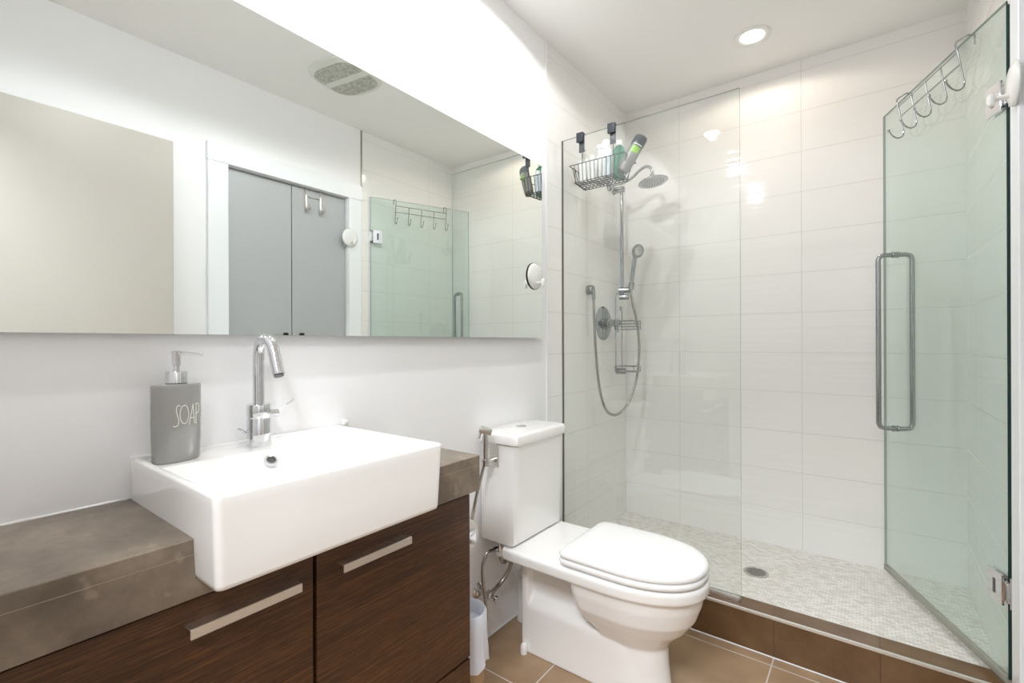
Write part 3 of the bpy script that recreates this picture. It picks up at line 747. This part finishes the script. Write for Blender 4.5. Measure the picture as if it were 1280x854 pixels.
bottle('lotion_bottle', 'short white bottle second from the left in the hanging basket', 0.134, 2.045, [(0.018, 0), (0.022, 0.003), (0.023, 0.09), (0.015, 0.102)], 'white_plastic', [(0.014, 0.101), (0.014, 0.122), (0.012, 0.124)], sy_=0.8)
b2 = bottle('conditioner_bottle', 'large white bottle with rounded cap in the middle of the basket', 0.196, 2.066, [(0.028, 0), (0.032, 0.004), (0.034, 0.10), (0.030, 0.135), (0.020, 0.150)], 'white_plastic', [(0.020, 0.149), (0.020, 0.176), (0.016, 0.188), (0.008, 0.192)], sy_=0.75)
b4 = bottle('blue_tinted_bottle', 'pale blue translucent bottle just left of the green one', 0.222, 2.026, [(0.013, 0), (0.017, 0.003), (0.018, 0.085), (0.014, 0.100)], 'milky_blue', [(0.010, 0.099), (0.010, 0.112)], sy_=0.8)
obj('pink_mark', box((0.214, 2.0105, BZ + 0.084), (0.222, 2.014, BZ + 0.091), 0.001, 1), 'pink_mark', b4)
bottle('spray_bottle', 'tall white bottle at the back of the hanging basket', 0.150, 2.098, [(0.02, 0), (0.024, 0.003), (0.024, 0.12), (0.014, 0.140)], 'white_plastic', [(0.013, 0.139), (0.013, 0.165), (0.018, 0.168), (0.018, 0.185), (0.01, 0.19)])
bottle('mouthwash_bottle', 'green bottle with white cap beside the tilted dark one', 0.250, 2.092, [(0.022, 0), (0.027, 0.004), (0.028, 0.12), (0.024, 0.145), (0.013, 0.158)], 'green_liquid', [(0.015, 0.157), (0.015, 0.178), (0.013, 0.181)])
# tilted dark tube
p0 = V(0.285, 2.038, BZ + 0.009); p1 = V(0.363, 2.092, BZ + 0.172)
dr = (p1 - p0).normalized(); TL = (p1 - p0).length
TM = axis_m(p0, dr, math.radians(20))
tb = thing('shampoo_tube', 'dark grey shampoo bottle with green label leaning out of the basket', 'bottle', p0)
obj('bottle_body', lathe([(0.018, 0), (0.025, 0.004), (0.028, 0.03), (0.0285, 0.09), (0.0275, TL - 0.055)], TM, 32, 1.1, 0.8), 'tube_grey', tb)
obj('cap', lathe([(0.0272, TL - 0.055), (0.0278, TL - 0.05), (0.0275, TL - 0.012), (0.024, TL - 0.003), (0.016, TL), (0.001, TL + 0.001)], TM, 32, 1.1, 0.8), 'dark_bottle', tb)
def tube_patch(a0, a1, h0, h1, r=0.0284, n=8):
    bm = new(); A = []
    for h in (h0, h1): A.append([TM @ V(r * 1.1 * math.cos(a0 + (a1 - a0) * k / n), r * 0.8 * math.sin(a0 + (a1 - a0) * k / n), h) for k in range(n + 1)])
    B = [[TM @ V((r - 0.0015) * 1.1 * math.cos(a0 + (a1 - a0) * k / n), (r - 0.0015) * 0.8 * math.sin(a0 + (a1 - a0) * k / n), h) for k in range(n, -1, -1)] for h in (h0, h1)]
    rings(bm, [A[0] + B[0], A[1] + B[1]]); return bm
inv = TM.to_3x3().inverted() @ (V(1.19, 0, 1.15) - p0); ca = math.atan2(inv.y, inv.x)
obj('label_panel', tube_patch(ca - 0.65, ca + 0.65, TL * 0.52, TL * 0.68), 'label_green', tb)
obj('label_stripe', tube_patch(ca - 0.8, ca + 0.8, TL * 0.72, TL * 0.745), 'label_pale', tb)

# ---- overhead shower
sh = thing('rain_shower_head', 'round chrome shower head on a curved arm', 'shower head', (0.0, 2.5, 2.05))
obj('flange', lathe([(0.030, 0), (0.030, 0.004), (0.018, 0.012), (0.012, 0.013)], axis_m((0, 2.5, 2.05), (1, 0, 0))), 'shower_chrome', sh)
obj('arm', tube([(0.0, 2.5, 2.05), (0.08, 2.5, 2.049), (0.135, 2.5, 2.063), (0.18, 2.5, 2.094), (0.215, 2.5, 2.110), (0.243, 2.5, 2.103), (0.256, 2.5, 2.080), (0.256, 2.5, 2.055)], 0.0082, 14, 8), 'shower_chrome', sh)
hm = axis_m((0.262, 2.5, 2.020), (0.16, 0, -1.0))
obj('head', lathe([(0.012, -0.042), (0.015, -0.034), (0.018, -0.028), (0.045, -0.018), (0.072, -0.006), (0.079, 0.000), (0.079, 0.003), (0.074, 0.006), (0.001, 0.006)], hm, 48), 'shower_chrome', sh)
bm = new()
for rr, nn_ in ((0.012, 6), (0.026, 12), (0.040, 18), (0.054, 24)):
    for k in range(nn_):
        a = 2 * PI * k / nn_; add_lathe(bm, [(0.0026, 0.005), (0.002, 0.0085)], hm @ Matrix.Translation((rr * math.cos(a), rr * math.sin(a), 0)), 6)
obj('nozzles', bm, 'dark_metal', sh)

# ---- rail, hand shower, hose, outlet, mixer
RX, RY = 0.052, 2.565
rl = thing('shower_rail', 'vertical chrome slide rail in the shower corner', 'shower rail', (RX, RY, 0.96))
obj('rail', tube([(RX, RY, 1.415), (RX, RY, 2.05)], 0.0095, 18), 'shower_chrome', rl)
for z in (2.038,):
    bm = new(); add_box(bm, (0.0, RY - 0.016, z - 0.018), (RX + 0.016, RY + 0.016, z + 0.014), 0.005, 3)
    add_lathe(bm, [(0.024, 0), (0.024, 0.005), (0.02, 0.009)], axis_m((0, RY, z), (1, 0, 0)))
    obj('mount', bm, 'shower_chrome', rl)
bm = new(); add_lathe(bm, [(0.012, -0.031), (0.018, -0.029), (0.018, 0.031), (0.012, 0.033)], axis_m((RX + 0.012, RY, 1.452), (1, 0.3, 0)), 20)
add_lathe(bm, [(0.012, -0.027), (0.0165, -0.026), (0.0165, 0.026), (0.012, 0.028)], axis_m((RX + 0.012, RY, 1.413), (1, 0.3, 0)), 20)
add_lathe(bm, [(0.0145, -0.020), (0.0165, -0.018), (0.0165, 0.018), (0.0145, 0.020)], axis_m((0.104, 2.578, 1.475), (0.12, 0, 1)), 20)
obj('slider', bm, 'shower_chrome', rl)
hsh = thing('hand_shower', 'chrome hand shower with flexible hose clipped on the slide rail', 'hand shower', (0.1, 2.57, 1.44))
obj('handle', tube([(0.100, 2.578, 1.435), (0.104, 2.578, 1.475), (0.112, 2.576, 1.54), (0.126, 2.573, 1.62), (0.135, 2.57, 1.655)], lambda u: 0.0095 + 0.004 * u, 16, 4), 'shower_chrome', hsh)
hm2 = axis_m((0.147, 2.566, 1.668), (0.82, -0.50, -0.28))
hd2 = obj('spray_head', lathe([(0.012, -0.024), (0.028, -0.014), (0.038, -0.004), (0.040, 0.002), (0.037, 0.006), (0.001, 0.007)], hm2, 32), 'shower_chrome', hsh)
obj('spray_face', lathe([(0.025, 0.006), (0.023, 0.009), (0.014, 0.009), (0.012, 0.0075), (0.001, 0.0075)], hm2, 24), 'brushed_steel', hd2)
hp = [(0.100, 2.578, 1.437), (0.107, 2.585, 1.38), (0.128, 2.60, 1.26), (0.140, 2.60, 1.12), (0.135, 2.585, 0.97), (0.116, 2.54, 0.84), (0.090, 2.47, 0.765), (0.068, 2.40, 0.752), (0.052, 2.335, 0.80), (0.042, 2.29, 0.92), (0.036, 2.265, 1.10), (0.034, 2.25, 1.28), (0.034, 2.246, 1.385)]
obj('hose', tube(hp, 0.0072, 12, 10), 'hose_steel', hsh)
wo = thing('hose_outlet', 'chrome wall elbow feeding the hand shower hose', 'hose outlet', (0, 2.246, 1.433))
obj('rose', lathe([(0.024, 0), (0.025, 0.003), (0.025, 0.026), (0.021, 0.032), (0.012, 0.034), (0.001, 0.034)], axis_m((0, 2.246, 1.430), (1, 0, 0))), 'shower_chrome', wo)
obj('elbow', tube([(0.030, 2.246, 1.43), (0.034, 2.246, 1.42), (0.034, 2.246, 1.378)], 0.0095, 14), 'shower_chrome', wo)
mx = thing('shower_mixer', 'round chrome shower valve plate with lever knob', 'shower valve', (0, 2.426, 1.255))
obj('plate', lathe([(0.095, 0), (0.095, 0.003), (0.088, 0.007), (0.03, 0.010), (0.001, 0.010)], axis_m((0, 2.426, 1.258), (1, 0, 0)), 48), 'shower_chrome', mx)
bm = new(); add_lathe(bm, [(0.027, 0.008), (0.027, 0.022), (0.021, 0.024), (0.021, 0.030), (0.027, 0.032), (0.027, 0.043), (0.020, 0.046), (0.020, 0.075), (0.016, 0.078)], axis_m((0, 2.426, 1.258), (1, 0, 0)), 28)
obj('knob', bm, 'shower_chrome', mx)
bm = new(); add_lathe(bm, [(0.016, 0.078), (0.021, 0.080), (0.021, 0.096), (0.018, 0.099), (0.001, 0.099)], axis_m((0, 2.426, 1.258), (1, 0, 0)), 24)
add_tube(bm, [(0.088, 2.426, 1.258), (0.09, 2.426, 1.205)], 0.0055, 10)
obj('lever', bm, 'shower_chrome', mx)

# ---- wire caddy on the rail
cd = thing('wire_caddy', 'two-tier chrome wire shower caddy hanging on the slide rail', 'caddy', (0.07, 2.565, 0.98))
bm = new()
add_tube(bm, [(0.040, 2.505, 0.985), (0.040, 2.505, 1.405), (0.041, 2.509, 1.425), (0.044, 2.522, 1.432), (0.048, 2.545, 1.432)], 0.0034, 8)
add_tube(bm, [(0.040, 2.587, 0.985), (0.040, 2.587, 1.335), (0.040, 2.583, 1.352), (0.040, 2.572, 1.358), (0.040, 2.562, 1.352), (0.040, 2.558, 1.335)], 0.0034, 8)
obj('frame', bm, 'shower_chrome', cd)
for z, hgt in ((1.225, 0.048), (0.985, 0.030)):
    bm = new()
    for zz in ((z, z + hgt * 0.33, z + hgt * 0.66, z + hgt) if hgt > 0.04 else (z, z + hgt)):
        L4 = [(0.036, 2.500, zz), (0.150, 2.500, zz), (0.150, 2.592, zz), (0.036, 2.592, zz)]
        for i in range(4): add_tube(bm, [L4[i], L4[(i + 1) % 4]], 0.0026, 8)
    for k in range(5):
        y = 2.500 + 0.092 * k / 4; add_tube(bm, [(0.036, y, z), (0.150, y, z)], 0.0016, 6)
    for q in ((0.036, 2.5), (0.15, 2.5), (0.15, 2.592), (0.036, 2.592)): add_tube(bm, [(q[0], q[1], z), (q[0], q[1], z + hgt)], 0.0022, 6)
    obj('wire_shelf', bm, 'shower_chrome', cd)
obj('soap_cup', lathe([(0.012, -0.030), (0.018, -0.028), (0.018, 0.028), (0.012, 0.030)], axis_m((0.062, 2.525, 0.987), (1, 0.2, 0)), 20), 'shower_chrome', cd)

# ---- floor drain
dr_ = thing('floor_drain', 'round metal drain grate set in the mosaic shower floor', 'drain', (0.782, 2.36, 0.11))
obj('grate', lathe([(0.052, 0.0), (0.052, 0.003), (0.044, 0.0035), (0.043, 0.0025), (0.001, 0.0025)], Matrix.Translation((0.782, 2.36, 0.11)), 48), 'brushed_steel', dr_)
bm = new()
for k in range(-4, 5):
    y = k * 0.009; hl = math.sqrt(max(0, 0.04 ** 2 - y * y))
    add_box(bm, (0.782 - hl, 2.36 + y - 0.0015, 0.1123), (0.782 + hl, 2.36 + y + 0.0015, 0.1130))
obj('slots', bm, 'drain_slot', dr_, smooth=False)

# ---- hook rack on the shower door
hr = thing('hook_rack', 'chrome wire rack with five hooks hung over the shower door', 'hook rack', D(0.3, 0.01, 2.0))
bm = new(); S = [0.487, 0.395, 0.303, 0.211, 0.118]
add_tube(bm, [D(S[0], 0.034, 2.083), D(S[-1], 0.034, 2.083)], 0.0024, 8)
add_tube(bm, [D(S[0], 0.028, 2.042), D(S[-1], 0.028, 2.042)], 0.0024, 8)
obj('crossbar', bm, 'shower_chrome', hr)
for i, s in enumerate(S):
    pts = [D(s, 0.034, 2.085), D(s, 0.0195, 2.000), D(s, 0.016, 1.982), D(s, 0.020, 1.966), D(s, 0.034, 1.959), D(s, 0.050, 1.967), D(s, 0.062, 1.984), D(s, 0.066, 1.992)]
    bm = new(); add_tube(bm, pts, 0.0027, 8, 3); add_lathe(bm, [(0.0025, -0.004), (0.0045, -0.002), (0.0045, 0.003), (0.001, 0.005)], axis_m(D(s, 0.066, 1.993), (0, 0, 1)), 10)
    obj('hook', bm, 'shower_chrome', hr)
for s in (S[0], S[-1]):
    bm = new(); add_tube(bm, [D(s, 0.034, 2.083), D(s, 0.040, 2.106), D(s, 0.036, 2.116), D(s, 0.008, 2.133), D(s, -0.010, 2.133), D(s, -0.012, 2.128), D(s, -0.012, 2.100)], 0.0027, 8)
    obj('over_door_strap', bm, 'shower_chrome', hr)

# ---- suction hooks
def suction(label, loc, d, out):
    r = thing('suction_hook', label, 'hook', loc)
    M = axis_m(loc, d)
    obj('disc', lathe([(0.056, 0.0), (0.057, 0.003), (0.054, 0.008), (0.040, 0.013), (0.001, 0.016)], M, 40), 'white_plastic', r)
    obj('rim_ring', lathe([(0.057, 0.0), (0.0585, 0.001), (0.0585, 0.003), (0.057, 0.004)], M, 40), 'black', r) if out else None
    base = Vector(loc); dv = Vector(d)
    pts = [base + dv * 0.008 + V(0, 0, -0.030), base + dv * 0.046 + V(0, 0, -0.030)]
    bm = new(); add_tube(bm, pts, 0.0062, 14)
    add_lathe(bm, [(0.001, -0.020), (0.007, -0.016), (0.0095, -0.004), (0.0085, 0.008), (0.005, 0.016), (0.001, 0.018)], Matrix.Translation(pts[-1]), 18)
    obj('peg', bm, 'white_plastic', r)
suction('white suction hook stuck on the right edge of the wall mirror', (0.0272, 1.702, 1.440), (1, 0, 0), True)
suction('white suction hook on the right wall beside the shower door hinge', (XR - 0.0215, 1.778, 1.824), (-1, 0, 0), False)

# ---- over-door towel hooks on the closet door
oh = thing('over_door_hook', 'brushed steel double hook hung over the right closet door', 'towel hook', (XR + 0.02, 1.55, 2.0))
XH = XR + 0.0185
for y in (1.508, 1.600):
    bm = new(); add_box(bm, (XH - 0.002, y - 0.009, 1.935), (XH + 0.001, y + 0.009, OZ - 0.004), 0.0008, 1)
    add_tube(bm, [(XH - 0.002, y, 2.04), (XH - 0.003, y, 1.975), (XH - 0.008, y, 1.952), (XH - 0.026, y, 1.942), (XH - 0.042, y, 1.953), (XH - 0.048, y, 1.982)], 0.0065, 12, 4)
    obj('hook', bm, 'brushed_steel', oh)
obj('crossbar', box((XH - 0.003, 1.508, 2.028), (XH - 0.0005, 1.600, 2.034)), 'brushed_steel', oh, smooth=False)

# ---- downlights
def downlight(label, x, y, glow):
    r = thing('recessed_downlight', label, 'ceiling light', (x, y, CEIL), 'recessed ceiling downlights')
    bm = new(); rings(bm, [[V(x + rr * math.cos(2 * PI * k / 48), y + rr * math.sin(2 * PI * k / 48), z) for k in range(48)] for rr, z in ((0.078, CEIL), (0.078, CEIL - 0.003), (0.072, CEIL - 0.006), (0.054, CEIL - 0.004), (0.050, CEIL - 0.001))], False, False)
    obj('trim_ring', bm, 'white_plastic', r)
    obj('lens', lathe([(0.050, 0.0), (0.048, -0.0025), (0.001, -0.003)], Matrix.Translation((x, y, CEIL)), 40), glow, r)
downlight('round recessed ceiling downlight over the shower', *LIGHTS[2], 'lamp_glow_warm')
downlight('recessed ceiling downlight over the sink, seen mirrored in the glass panel', *LIGHTS[0], 'lamp_glow')
downlight('recessed ceiling downlight over the toilet, seen mirrored in the shower tiles', *LIGHTS[1], 'lamp_glow')

# ---- exhaust fan
ef = thing('exhaust_fan', 'dusty white exhaust fan cover on the ceiling seen in the mirror', 'fan', (1.045, 1.455, CEIL))
FM = Matrix.Translation((1.045, 1.452, CEIL)) @ Matrix.Rotation(math.radians(-10), 4, 'Z')
def sq(a, z, n=64, e=2.7, ax=0, ay=0):
    o = []
    for k in range(n):
        t_ = 2 * PI * k / n; c, s = math.cos(t_), math.sin(t_)
        o.append(FM @ V(math.copysign(abs(c) ** (2 / e), c) * a, math.copysign(abs(s) ** (2 / e), s) * a, z))
    return o
bm = new(); rings(bm, [sq(0.165, 0.0), sq(0.165, -0.006), sq(0.156, -0.014), sq(0.12, -0.018), sq(0.02, -0.019)])
obj('cover', bm, 'fan_white', ef)
for s in (-1, 1):
    bm = new(); o_ = []
    for z in (-0.010, -0.0205):
        ring = []
        for k in range(25):
            t_ = PI * k / 24; c, q = math.cos(t_), math.sin(t_)
            ring.append(FM @ V(math.copysign(abs(c) ** 0.55, c) * 0.135, s * (0.022 + 0.108 * q ** 0.6), z))
        o_.append(ring)
    rings(bm, o_)
    obj('grille', bm, 'fan_grille', ef, smooth=False)
